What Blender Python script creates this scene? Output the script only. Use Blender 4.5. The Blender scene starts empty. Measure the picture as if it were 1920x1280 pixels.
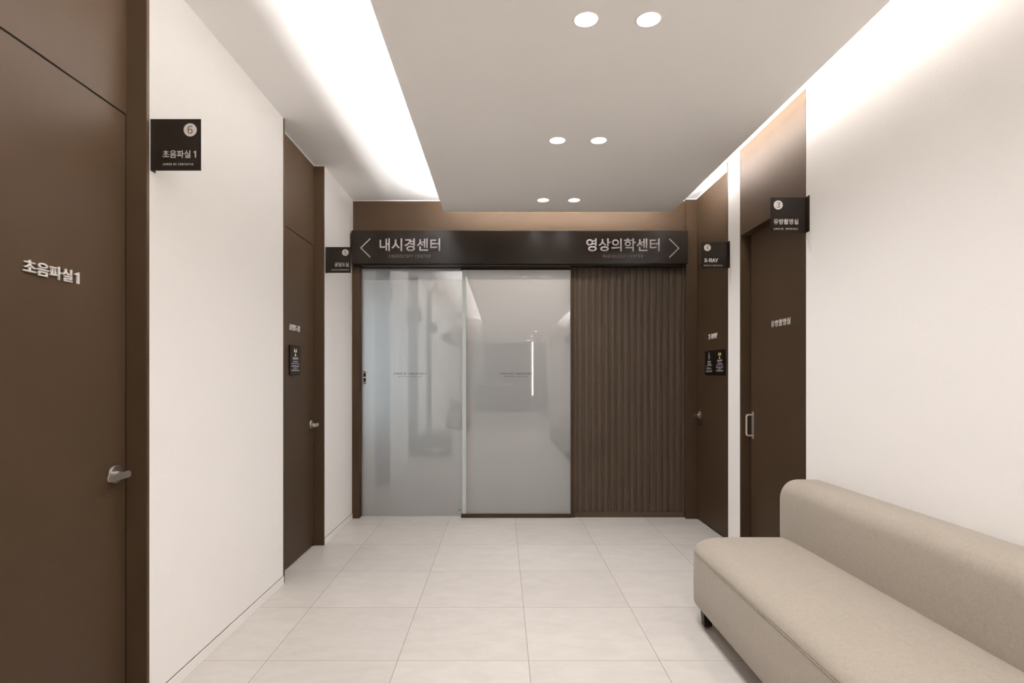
import bpy, bmesh, math, random
from mathutils import Matrix, Vector
random.seed(7)
PI = math.pi
S = bpy.context.scene
COL = S.collection

# ------------------------------------------------------------------ camera
F_PX, CAM_H = 1064.0, 1.30
cam_d = bpy.data.cameras.new('camera')
cam_d.sensor_width = 36.0
cam_d.lens = F_PX / 1920.0 * 36.0
cam_d.shift_x = 20.0 / 1920.0
cam_d.shift_y = 66.0 / 1920.0
cam_d.clip_start = 0.02
cam = bpy.data.objects.new('camera', cam_d)
COL.objects.link(cam)
cam.location = (0, 0, CAM_H)
cam.rotation_euler = (PI / 2, 0, 0)
S.camera = cam

# ------------------------------------------------------------------ exposure and world
S.view_settings.view_transform = 'Standard'
S.view_settings.look = 'None'
S.view_settings.gamma = 1.0
S.view_settings.exposure = 0.04
S.view_settings.use_curve_mapping = False
try:
    S.cycles.max_bounces = 14
    S.cycles.diffuse_bounces = 8
    S.cycles.glossy_bounces = 6
    S.cycles.sample_clamp_indirect = 6.0
    S.cycles.caustics_reflective = False
    S.cycles.caustics_refractive = False
except Exception:
    pass
world = bpy.data.worlds.new('world')
S.world = world
world.use_nodes = True
world.node_tree.nodes['Background'].inputs[0].default_value = (0.9, 0.85, 0.8, 1)
world.node_tree.nodes['Background'].inputs[1].default_value = 0.02

WARM = (1.0, 0.988, 0.985)
COVE_W = 39.0       # watts per metre of cove strip
SPOT_W = 40.0
COOL = (0.56, 0.79, 1.0)

def light_obj(name, kind, loc, power, color, parent=None, **kw):
    d = bpy.data.lights.new(name, kind)
    d.energy = power
    d.color = color
    for k, v in kw.items():
        setattr(d, k, v)
    o = bpy.data.objects.new(name, d)
    COL.objects.link(o)
    if parent is not None:
        o.parent = parent
        o.location = Vector(loc) - parent.matrix_basis.translation
    else:
        o.location = loc
    return o

# ------------------------------------------------------------------ materials
def srgb(r, g, b):
    def f(c):
        c /= 255.0
        return c / 12.92 if c <= 0.04045 else ((c + 0.055) / 1.055) ** 2.4
    return (f(r), f(g), f(b), 1.0)

def mat(name, color, rough=0.5, metal=0.0, spec=0.5, bump=None, mottle=None, coat=0.0):
    m = bpy.data.materials.new(name)
    m.use_nodes = True
    nt = m.node_tree
    b = nt.nodes['Principled BSDF']
    b.inputs['Base Color'].default_value = color
    b.inputs['Roughness'].default_value = rough
    b.inputs['Metallic'].default_value = metal
    b.inputs['Specular IOR Level'].default_value = spec
    if coat:
        b.inputs['Coat Weight'].default_value = coat
        b.inputs['Coat Roughness'].default_value = 0.1
    geo = nt.nodes.new('ShaderNodeNewGeometry')
    if mottle:
        sc, amt = mottle
        n = nt.nodes.new('ShaderNodeTexNoise')
        n.inputs['Scale'].default_value = sc
        n.inputs['Detail'].default_value = 6
        nt.links.new(geo.outputs['Position'], n.inputs['Vector'])
        mr = nt.nodes.new('ShaderNodeMapRange')
        mr.inputs['From Min'].default_value = 0.3
        mr.inputs['From Max'].default_value = 0.7
        mr.inputs['To Min'].default_value = 1 - amt
        mr.inputs['To Max'].default_value = 1 + amt
        nt.links.new(n.outputs['Fac'], mr.inputs['Value'])
        vm = nt.nodes.new('ShaderNodeVectorMath')
        vm.operation = 'SCALE'
        vm.inputs[0].default_value = color[:3]
        nt.links.new(mr.outputs['Result'], vm.inputs['Scale'])
        nt.links.new(vm.outputs['Vector'], b.inputs['Base Color'])
    if bump:
        sc, strength, dist = bump
        n = nt.nodes.new('ShaderNodeTexNoise')
        n.inputs['Scale'].default_value = sc
        n.inputs['Detail'].default_value = 4
        nt.links.new(geo.outputs['Position'], n.inputs['Vector'])
        bp = nt.nodes.new('ShaderNodeBump')
        bp.inputs['Strength'].default_value = strength
        bp.inputs['Distance'].default_value = dist
        nt.links.new(n.outputs['Fac'], bp.inputs['Height'])
        nt.links.new(bp.outputs['Normal'], b.inputs['Normal'])
    return m

def emit(name, color, strength):
    m = bpy.data.materials.new(name)
    m.use_nodes = True
    nt = m.node_tree
    nt.nodes.clear()
    e = nt.nodes.new('ShaderNodeEmission')
    e.inputs[0].default_value = (*color, 1)
    e.inputs[1].default_value = strength
    o = nt.nodes.new('ShaderNodeOutputMaterial')
    nt.links.new(e.outputs[0], o.inputs[0])
    return m

M = {}
M['wall'] = mat('cream_wallpaper', (0.865, 0.840, 0.815, 1), 0.75, spec=0.25, bump=(38, 0.25, 0.004))
M['ceil'] = mat('ceiling_paint', (0.93, 0.915, 0.90, 1), 0.9, spec=0.15)
M['brown'] = mat('brown_film', (0.053, 0.0325, 0.0185, 1), 0.45, spec=0.10, bump=(420, 0.10, 0.0006), mottle=(3.0, 0.05))
M['brown_lit'] = mat('brown_lit_film', (0.078, 0.054, 0.036, 1), 0.42, spec=0.2, mottle=(3.0, 0.04))  # brown film lightened to stand in for downlight falling on the slats
M['gap'] = mat('dark_gap', (0.010, 0.007, 0.005, 1), 0.9, spec=0.1)  # near-black, mostly standing in for shade inside gaps
M['trim'] = mat('white_trim', (0.85, 0.82, 0.79, 1), 0.5)
M['signb'] = mat('black_brown_sign', (0.011, 0.0075, 0.0052, 1), 0.26, spec=0.18)
M['signp'] = mat('black_sign_plate', (0.012, 0.0085, 0.006, 1), 0.5, spec=0.10)
M['plaque'] = mat('black_plaque', (0.008, 0.006, 0.006, 1), 0.45, spec=0.12)
M['letter'] = mat('cream_lettering', (0.74, 0.70, 0.67, 1), 0.5)
M['letter_pink'] = mat('pinkish_lettering', (0.58, 0.53, 0.545, 1), 0.5)
M['letter_dim'] = mat('dim_lettering', (0.20, 0.165, 0.16, 1), 0.5)
M['digit'] = mat('dark_digit', (0.03, 0.025, 0.02, 1), 0.5)
M['gold'] = mat('yellow_symbol', (0.72, 0.52, 0.22, 1), 0.45)
M['gline'] = mat('grey_lettering', (0.05, 0.045, 0.04, 1), 0.6)
M['steel'] = mat('brushed_steel', (0.52, 0.47, 0.42, 1), 0.34, metal=1.0)
M['steel2'] = mat('bright_steel', (0.80, 0.77, 0.74, 1), 0.3, metal=0.9)
M['black'] = mat('black_lacquer', (0.008, 0.0065, 0.0055, 1), 0.4, spec=0.2)
M['glide'] = mat('brown_glide', (0.16, 0.08, 0.04, 1), 0.5)
M['white_metal'] = mat('white_metal', (0.85, 0.83, 0.80, 1), 0.35)
M['edge'] = mat('green_glass_edge', (0.50, 0.56, 0.55, 1), 0.25)
M['blue'] = mat('blue_speck', (0.03, 0.05, 0.14, 1), 0.4)
M['dark_end'] = mat('dark_far_wall', (0.10, 0.08, 0.065, 1), 0.6)
M['leaf'] = mat('plant_leaf', (0.06, 0.09, 0.04, 1), 0.5)
M['led'] = emit('led_glow', WARM, 14.0)
M['lens'] = emit('lamp_glow', (1.0, 0.93, 0.86), 16.0)
M['panel_glow'] = emit('panel_glow', COOL, 4.0)

# floor: 600 mm porcelain tiles, thin joints
def floor_mat():
    m = bpy.data.materials.new('porcelain_floor_tile')
    m.use_nodes = True
    nt = m.node_tree
    b = nt.nodes['Principled BSDF']
    geo = nt.nodes.new('ShaderNodeNewGeometry')
    sep = nt.nodes.new('ShaderNodeSeparateXYZ')
    nt.links.new(geo.outputs['Position'], sep.inputs[0])
    def math_n(op, a, c=None):
        n = nt.nodes.new('ShaderNodeMath')
        n.operation = op
        if isinstance(a, (int, float)):
            n.inputs[0].default_value = a
        else:
            nt.links.new(a, n.inputs[0])
        if c is not None:
            if isinstance(c, (int, float)):
                n.inputs[1].default_value = c
            else:
                nt.links.new(c, n.inputs[1])
        return n.outputs[0]
    def cell(axis, off):
        v = math_n('SUBTRACT', sep.outputs[axis], off)
        v = math_n('DIVIDE', v, 0.6)
        idx = math_n('FLOOR', v)
        fr = math_n('FRACT', v)
        d = math_n('ABSOLUTE', math_n('SUBTRACT', fr, 0.5))
        ln = math_n('GREATER_THAN', d, 0.5 - 0.0013 / 0.6)
        return idx, ln
    ix, lx = cell('X', 0.125 - 6.0)
    iy, ly = cell('Y', 5.0 - 60.0)
    line = math_n('MAXIMUM', lx, ly)
    comb = nt.nodes.new('ShaderNodeCombineXYZ')
    nt.links.new(ix, comb.inputs[0])
    nt.links.new(iy, comb.inputs[1])
    wn = nt.nodes.new('ShaderNodeTexWhiteNoise')
    wn.noise_dimensions = '2D'
    nt.links.new(comb.outputs[0], wn.inputs['Vector'])
    off = nt.nodes.new('ShaderNodeVectorMath')
    off.operation = 'SCALE'
    nt.links.new(wn.outputs['Color'], off.inputs[0])
    off.inputs['Scale'].default_value = 20
    add = nt.nodes.new('ShaderNodeVectorMath')
    add.operation = 'ADD'
    nt.links.new(geo.outputs['Position'], add.inputs[0])
    nt.links.new(off.outputs['Vector'], add.inputs[1])
    mp = nt.nodes.new('ShaderNodeMapping')
    mp.inputs['Scale'].default_value = (1.0, 1.9, 1.0)
    nt.links.new(add.outputs['Vector'], mp.inputs['Vector'])
    n1 = nt.nodes.new('ShaderNodeTexNoise')
    n1.inputs['Scale'].default_value = 6.5
    n1.inputs['Detail'].default_value = 9
    n1.inputs['Roughness'].default_value = 0.62
    n1.inputs['Distortion'].default_value = 0.6
    nt.links.new(mp.outputs['Vector'], n1.inputs['Vector'])
    ramp = nt.nodes.new('ShaderNodeValToRGB')
    ramp.color_ramp.elements[0].position = 0.30
    ramp.color_ramp.elements[0].color = (0.545, 0.507, 0.470, 1)
    ramp.color_ramp.elements[1].position = 0.66
    ramp.color_ramp.elements[1].color = (0.605, 0.566, 0.528, 1)
    nt.links.new(n1.outputs['Fac'], ramp.inputs['Fac'])
    mr = nt.nodes.new('ShaderNodeMapRange')
    mr.inputs['To Min'].default_value = 0.965
    mr.inputs['To Max'].default_value = 1.03
    nt.links.new(wn.outputs['Value'], mr.inputs['Value'])
    sc = nt.nodes.new('ShaderNodeVectorMath')
    sc.operation = 'SCALE'
    nt.links.new(ramp.outputs['Color'], sc.inputs[0])
    nt.links.new(mr.outputs['Result'], sc.inputs['Scale'])
    mix = nt.nodes.new('ShaderNodeMix')
    mix.data_type = 'RGBA'
    nt.links.new(line, mix.inputs['Factor'])
    nt.links.new(sc.outputs['Vector'], mix.inputs['A'])
    mix.inputs['B'].default_value = (0.20, 0.165, 0.135, 1)
    nt.links.new(mix.outputs['Result'], b.inputs['Base Color'])
    b.inputs['Roughness'].default_value = 0.42
    b.inputs['Specular IOR Level'].default_value = 0.35
    return m
M['floor'] = floor_mat()

def fabric_mat():
    m = bpy.data.materials.new('beige_woven_fabric')
    m.use_nodes = True
    nt = m.node_tree
    b = nt.nodes['Principled BSDF']
    b.inputs['Roughness'].default_value = 0.9
    b.inputs['Specular IOR Level'].default_value = 0.15
    b.inputs['Sheen Weight'].default_value = 0.15
    b.inputs['Sheen Roughness'].default_value = 0.5
    tc = nt.nodes.new('ShaderNodeNewGeometry')
    n1 = nt.nodes.new('ShaderNodeTexNoise')
    n1.inputs['Scale'].default_value = 420
    n1.inputs['Detail'].default_value = 3
    nt.links.new(tc.outputs['Position'], n1.inputs['Vector'])
    n2 = nt.nodes.new('ShaderNodeTexNoise')
    n2.inputs['Scale'].default_value = 60
    n2.inputs['Detail'].default_value = 4
    nt.links.new(tc.outputs['Position'], n2.inputs['Vector'])
    ad = nt.nodes.new('ShaderNodeMath')
    ad.operation = 'MULTIPLY_ADD'
    nt.links.new(n2.outputs['Fac'], ad.inputs[0])
    ad.inputs[1].default_value = 0.25
    nt.links.new(n1.outputs['Fac'], ad.inputs[2])
    ramp = nt.nodes.new('ShaderNodeValToRGB')
    ramp.color_ramp.elements[0].position = 0.40
    ramp.color_ramp.elements[0].color = (0.290, 0.250, 0.205, 1)
    ramp.color_ramp.elements[1].position = 0.85
    ramp.color_ramp.elements[1].color = (0.40, 0.350, 0.295, 1)
    nt.links.new(ad.outputs[0], ramp.inputs['Fac'])
    nt.links.new(ramp.outputs['Color'], b.inputs['Base Color'])
    bp = nt.nodes.new('ShaderNodeBump')
    bp.inputs['Strength'].default_value = 0.35
    bp.inputs['Distance'].default_value = 0.002
    nt.links.new(ad.outputs[0], bp.inputs['Height'])
    nt.links.new(bp.outputs['Normal'], b.inputs['Normal'])
    return m
M['fabric'] = fabric_mat()

def frosted(name, diff, trans, gl, rough, t_amt):
    m = bpy.data.materials.new(name)
    m.use_nodes = True
    nt = m.node_tree
    nt.nodes.clear()
    out = nt.nodes.new('ShaderNodeOutputMaterial')
    d = nt.nodes.new('ShaderNodeBsdfDiffuse')
    d.inputs[0].default_value = (*diff, 1)
    t = nt.nodes.new('ShaderNodeBsdfTranslucent')
    t.inputs[0].default_value = (*trans, 1)
    g = nt.nodes.new('ShaderNodeBsdfGlossy')
    g.inputs[0].default_value = (1, 1, 1, 1)
    g.inputs['Roughness'].default_value = rough
    m1 = nt.nodes.new('ShaderNodeMixShader')
    m1.inputs[0].default_value = t_amt
    m2 = nt.nodes.new('ShaderNodeMixShader')
    lw = nt.nodes.new('ShaderNodeFresnel')
    lw.inputs[0].default_value = 1.5
    ad = nt.nodes.new('ShaderNodeMath')
    ad.operation = 'ADD'
    ad.inputs[1].default_value = gl - 0.04
    nt.links.new(lw.outputs[0], ad.inputs[0])
    nt.links.new(d.outputs[0], m1.inputs[1])
    nt.links.new(t.outputs[0], m1.inputs[2])
    nt.links.new(ad.outputs[0], m2.inputs[0])
    nt.links.new(m1.outputs[0], m2.inputs[1])
    nt.links.new(g.outputs[0], m2.inputs[2])
    nt.links.new(m2.outputs[0], out.inputs[0])
    return m
M['frost'] = frosted('frosted_film_glass', (0.50, 0.49, 0.48), (0.72, 0.68, 0.64), 0.12, 0.0, 0.72)
M['clear'] = frosted('clear_glass_band', (0.50, 0.48, 0.46), (0.70, 0.70, 0.70), 0.22, 0.0, 0.5)

# ------------------------------------------------------------------ mesh helpers
def bx(bm, x0, x1, y0, y1, z0, z1):
    vs = [bm.verts.new((x, y, z)) for x in (x0, x1) for y in (y0, y1) for z in (z0, z1)]
    for f in ((0, 1, 3, 2), (4, 6, 7, 5), (0, 4, 5, 1), (2, 3, 7, 6), (0, 2, 6, 4), (1, 5, 7, 3)):
        bm.faces.new([vs[i] for i in f])
    return bm

def boxes(*bs):
    bm = bmesh.new()
    for b in bs:
        bx(bm, *b)
    return bm

def lathe(bm, prof, mtx, n=40):
    rings = []
    for r, h in prof:
        if r < 1e-6:
            rings.append([bm.verts.new(mtx @ Vector((0, 0, h)))])
        else:
            rings.append([bm.verts.new(mtx @ Vector((r * math.cos(2 * PI * k / n), r * math.sin(2 * PI * k / n), h))) for k in range(n)])
    for a, b in zip(rings, rings[1:]):
        for k in range(n):
            k2 = (k + 1) % n
            q = [a[k % len(a)], a[k2 % len(a)], b[k2 % len(b)], b[k % len(b)]]
            u = []
            for v in q:
                if v not in u:
                    u.append(v)
            if len(u) > 2:
                bm.faces.new(u)
    return bm

def tube(bm, pts, r, n=16):
    pts = [Vector(p) for p in pts]
    rings = []
    up = Vector((0, 0, 1))
    for i, p in enumerate(pts):
        d = (pts[min(i + 1, len(pts) - 1)] - pts[max(i - 1, 0)]).normalized()
        u = Vector((0, 1, 0)) if abs(d.y) < 0.9 else Vector((1, 0, 0))
        a = d.cross(u).normalized()
        b = d.cross(a).normalized()
        rings.append([bm.verts.new(p + r * (math.cos(2 * PI * k / n) * a + math.sin(2 * PI * k / n) * b)) for k in range(n)])
    for a, b in zip(rings, rings[1:]):
        for k in range(n):
            bm.faces.new([a[k], a[(k + 1) % n], b[(k + 1) % n], b[k]])
    bm.faces.new(rings[0][::-1])
    bm.faces.new(rings[-1])
    return bm

def obj(name, bm, m, parent=None, bevel=0.0, smooth=False, segs=2, origin=None):
    bmesh.ops.recalc_face_normals(bm, faces=bm.faces[:])
    me = bpy.data.meshes.new(name)
    bm.to_mesh(me)
    bm.free()
    return obj_me(name, me, m, parent, bevel, smooth, segs, origin)

def world_loc(o):
    v = Vector((0, 0, 0))
    while o is not None:
        v += o.location
        o = o.parent
    return v

def obj_me(name, me, m, parent=None, bevel=0.0, smooth=False, segs=2, origin=None):
    o = bpy.data.objects.new(name, me)
    COL.objects.link(o)
    if m is not None:
        me.materials.clear()
        me.materials.append(m)
    if parent is not None:
        o.parent = parent
        me.transform(Matrix.Translation(-world_loc(parent)))
    elif origin is not None:
        me.transform(Matrix.Translation(-Vector(origin)))
        o.location = origin
    if bevel > 0:
        md = o.modifiers.new('bevel', 'BEVEL')
        md.width = bevel
        md.segments = segs
        md.limit_method = 'ANGLE'
        md.harden_normals = False
    if smooth:
        for p in me.polygons:
            p.use_smooth = True
    return o

def tag(o, label=None, cat=None, group=None, kind=None):
    if label:
        o['label'] = label
    if cat:
        o['category'] = cat
    if group:
        o['group'] = group
    if kind:
        o['kind'] = kind
    return o

def thing(name, loc, label, cat, group=None, kind=None):
    o = bpy.data.objects.new(name, None)
    o.empty_display_size = 0.1
    COL.objects.link(o)
    o.location = loc
    return tag(o, label, cat, group, kind)

FACE_CAM = Matrix(((1, 0, 0, 0), (0, 0, -1, 0), (0, 1, 0, 0), (0, 0, 0, 1)))
FACE_BACK = Matrix(((-1, 0, 0, 0), (0, 0, 1, 0), (0, 1, 0, 0), (0, 0, 0, 1)))
FACE_PX = Matrix(((0, 0, 1, 0), (1, 0, 0, 0), (0, 1, 0, 0), (0, 0, 0, 1)))    # on the left wall
FACE_NX = Matrix(((0, 0, -1, 0), (-1, 0, 0, 0), (0, 1, 0, 0), (0, 0, 0, 1)))  # on the right wall

import os
try:
    SANS = bpy.data.fonts.load(os.path.join(bpy.utils.system_resource('DATAFILES', path='fonts'), 'Noto Sans CJK Regular.woff2'))
except Exception:
    SANS = None

def numeral_one(bm, w, h, centre, frame, depth=0.0006):
    """a plain numeral 1: upright stem with a short flag"""
    q = [(0.50, -0.5), (0.50, 0.5), (0.20, 0.5), (-0.06, 0.40), (-0.50, 0.355), (-0.50, 0.245), (0.02, 0.245), (0.02, -0.5)]
    mt = Matrix.Translation(Vector(centre)) @ frame
    f1 = [bm.verts.new(mt @ Vector((u * w, v * h, 0))) for u, v in q]
    f2 = [bm.verts.new(mt @ Vector((u * w, v * h, depth))) for u, v in q]
    bm.faces.new(f1)
    bm.faces.new(f2)
    for i in range(len(q)):
        j = (i + 1) % len(q)
        bm.faces.new([f1[i], f1[j], f2[j], f2[i]])
    return bm

def text_bm(bm, s, w, h, centre, frame, depth=0.0006, bold=0.0, spacing=1.0):
    """writes s, fitted to w by h, centred on the point, into bm"""
    c = bpy.data.curves.new('lettering', 'FONT')
    if SANS is not None and all(ord(ch) < 128 for ch in s):
        c.font = SANS
    c.body = s
    c.size = 1.0
    c.offset = bold
    c.space_character = spacing
    c.resolution_u = 5
    c.fill_mode = 'BOTH'
    c.extrude = 0.0
    o = bpy.data.objects.new('lettering_source', c)
    COL.objects.link(o)
    bpy.context.view_layer.update()
    dg = bpy.context.evaluated_depsgraph_get()
    me = bpy.data.meshes.new_from_object(o.evaluated_get(dg))
    bpy.data.objects.remove(o)
    bpy.data.curves.remove(c)
    if not me.vertices:
        print('EMPTY TEXT', s)
        return bm
    t = bmesh.new()
    t.from_mesh(me)
    bpy.data.meshes.remove(me)
    xs = [v.co.x for v in t.verts]
    ys = [v.co.y for v in t.verts]
    sx = w / max(1e-6, max(xs) - min(xs))
    sy = h / max(1e-6, max(ys) - min(ys))
    cx, cy = (max(xs) + min(xs)) / 2, (max(ys) + min(ys)) / 2
    for v in t.verts:
        v.co = Vector(((v.co.x - cx) * sx, (v.co.y - cy) * sy, 0))
    ex = bmesh.ops.extrude_face_region(t, geom=t.faces[:])
    for v in [g for g in ex['geom'] if isinstance(g, bmesh.types.BMVert)]:
        v.co.z += depth
    mt = Matrix.Translation(Vector(centre)) @ frame
    bmesh.ops.transform(t, matrix=mt, verts=t.verts[:])
    tm = bpy.data.meshes.new('tmp')
    t.to_mesh(tm)
    t.free()
    bm.from_mesh(tm)
    bpy.data.meshes.remove(tm)
    return bm

def disc_bm(bm, centre, frame, r, depth=0.001, n=48):
    return lathe(bm, [(0, 0), (r, 0), (r, depth), (0, depth)], Matrix.Translation(Vector(centre)) @ frame, n)

# ------------------------------------------------------------------ dimensions
XL, XR = -1.370, 1.716
YE = 5.24
ZC = 2.925
ZS = 2.745
DOOR_H = 2.307
Y_BACK = -4.6

# ------------------------------------------------------------------ setting
tag(obj('floor', boxes((-1.6, 1.95, -12.3, 5.3, -0.06, 0.0)), M['floor']),
    'pale beige large square porcelain floor tiles with thin joints', 'floor', kind='structure')
tag(obj('ceiling', boxes((-1.7, 2.0, -4.7, 5.4, ZC, ZC + 0.1)), M['ceil']),
    'upper white ceiling around the dropped panel', 'ceiling', kind='structure')
# dropped ceiling panel: thin lip, box set back so the light strips can shine up
EX0, EX1, EY1 = -0.505, 1.497, 4.976
pan = boxes((EX0, EX1, Y_BACK, EY1, ZS, ZS + 0.022),
            (EX0 + 0.16, EX1 - 0.15, Y_BACK, EY1 - 0.16, ZS + 0.022, ZC),
            (EX0, EX0 + 0.012, Y_BACK, EY1, ZS + 0.022, ZS + 0.055),  # upstand added out of view to keep direct strip light off the walls
            (EX1 - 0.012, EX1, Y_BACK, EY1, ZS + 0.022, ZS + 0.055))
PAIR_Y = (2.295, 3.471, 4.645, 1.119, -0.057, -1.233, -2.409, -3.585)
PAIR_X = (0.343, 0.596)
panel = obj('ceiling_dropped_panel', pan, M['ceil'])
tag(panel, 'dropped flat ceiling panel holding the round downlights', 'ceiling', kind='structure')
# round openings for the downlights
cb = bmesh.new()
for hy in PAIR_Y:
    for hx in PAIR_X:
        lathe(cb, [(0, -0.05), (0.0480, -0.05), (0.0480, 0.028), (0, 0.028)], Matrix.Translation(Vector((hx, hy, ZS))), 48)
cut = obj('opening_cutter', cb, None)
bo = panel.modifiers.new('openings', 'BOOLEAN')
bo.operation = 'DIFFERENCE'
bo.object = cut
bo.solver = 'EXACT'
bo.use_self = True
bpy.context.view_layer.update()
cm = bpy.data.meshes.new_from_object(panel.evaluated_get(bpy.context.evaluated_depsgraph_get()))
panel.modifiers.clear()
panel.data = cm
bpy.data.objects.remove(cut)

L_OPEN = [(-0.55, 0.16), (1.245, 2.205), (3.564, 4.390)]
R_OPEN = [(3.195, 4.075), (4.293, 5.24)]
def wall_boxes(x0, x1, opens, ya, yb):
    bs = []
    y = ya
    for a, b in opens:
        bs.append((x0, x1, y, a, 0, ZC))
        y = b
    if yb > y + 0.001:
        bs.append((x0, x1, y, yb, 0, ZC))
    return bs
tag(obj('wall_left', boxes(*wall_boxes(XL - 0.20, XL, L_OPEN, Y_BACK, YE + 0.1)), M['wall']),
    'cream textured left wall between the brown doors', 'wall', kind='structure')
tag(obj('wall_right', boxes(*wall_boxes(XR, XR + 0.20, R_OPEN, Y_BACK, YE)), M['wall']),
    'cream right wall behind the beige sofa', 'wall', kind='structure')
tag(obj('wall_end', boxes((XL, 1.80, YE, YE + 0.1, 2.312, ZC)), M['brown'], bevel=0.001),
    'brown panelled end wall above the overhead sign', 'wall', kind='structure')
# baseboards with a thin dark strip standing in for the shadow line on top
def baseboard(name, xface, sgn, segs, label):
    bm = bmesh.new()
    for a, b in segs:
        x1 = xface + sgn * 0.006
        bx(bm, min(xface - sgn * 0.01, x1), max(xface - sgn * 0.01, x1), a, b, 0.0, 0.048)
    o = obj(name, bm, M['trim'], bevel=0.0008)
    tag(o, label, 'baseboard', kind='structure')
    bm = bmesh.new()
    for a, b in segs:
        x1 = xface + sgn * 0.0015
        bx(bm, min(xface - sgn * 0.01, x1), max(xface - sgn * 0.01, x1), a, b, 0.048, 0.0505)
    obj('reveal_shade', bm, M['gap'], o)
baseboard('baseboard_left', XL, 1, [(Y_BACK, -0.552), (0.162, 1.243), (2.207, 3.562), (4.392, YE - 0.04)], 'low white baseboard along the left wall')
baseboard('baseboard_right', XR, -1, [(Y_BACK, 3.193), (4.077, 4.291)], 'low white baseboard along the right wall')
# white ceiling bead above the brown panels
t = 0.006
tag(obj('trim_1', boxes((XL, 1.69, YE - 0.008, YE, ZC - t, ZC)), M['trim']), 'thin white ceiling bead over the brown end wall', 'trim', kind='structure')
tag(obj('trim_2', boxes((-1.444, -1.436, 3.582, 4.372, ZC - t, ZC), (-1.445, XL + 0.003, 4.364, 4.372, ZC - t, ZC)), M['trim']), 'thin white ceiling bead over the bone density door', 'trim', kind='structure')
tag(obj('trim_3', boxes((-1.444, -1.436, 1.265, 2.187, ZC - t, ZC)), M['trim']), 'thin white ceiling bead over the ultrasound door', 'trim', kind='structure')
tag(obj('trim_4', boxes((1.778, 1.787, 4.312, 5.19, ZC - t, ZC), (1.688, 1.787, 5.182, 5.19, ZC - t, ZC)), M['trim']), 'thin white ceiling bead over the x-ray door', 'trim', kind='structure')

# ------------------------------------------------------------------ doors on the side walls
def lever_handle(parent, xface, s, y, z, into=1):
    """s = +1 projects towards +X (left wall doors), -1 towards -X"""
    fr = FACE_PX if s > 0 else FACE_NX
    bm = bmesh.new()
    mt = Matrix.Translation(Vector((xface, y, z))) @ fr
    lathe(bm, [(0, 0), (0.0345, 0), (0.0345, 0.007), (0.0335, 0.009), (0.0335, 0.012), (0.0325, 0.0135), (0.0, 0.0135)], mt, 48)
    h = obj('door_handle', bm, M['steel'], parent, smooth=False)
    md = h.modifiers.new('bevel', 'BEVEL'); md.width = 0.0008; md.segments = 2; md.limit_method = 'ANGLE'
    bm = bmesh.new()
    lathe(bm, [(0, 0.012), (0.011, 0.012), (0.010, 0.03), (0.010, 0.052), (0, 0.052)], mt, 24)
    obj('spindle', bm, M['steel'], h, smooth=False)
    # flat lever with round ends, in the plane of the door
    bm = bmesh.new()
    hw, th = 0.0125, 0.008
    y1, y0 = y + 0.014, y - 0.112
    out = []
    n = 12
    for k in range(n + 1):
        a = -PI / 2 + PI * k / n
        out.append((y1 - hw + hw * math.cos(a) + 0.0, hw * math.sin(a)))
    for k in range(n + 1):
        a = PI / 2 + PI * k / n
        out.append((y0 + hw + hw * math.cos(a), hw * math.sin(a)))
    fa = [bm.verts.new((xface + s * 0.050, yy, z + zz)) for yy, zz in out]
    fb = [bm.verts.new((xface + s * (0.050 + th), yy, z + zz)) for yy, zz in out]
    bm.faces.new(fa)
    bm.faces.new(fb)
    for i in range(len(out)):
        j = (i + 1) % len(out)
        bm.faces.new([fa[i], fa[j], fb[j], fb[i]])
    obj('lever', bm, M['steel'], h, bevel=0.0018, segs=3)
    return h

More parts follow.
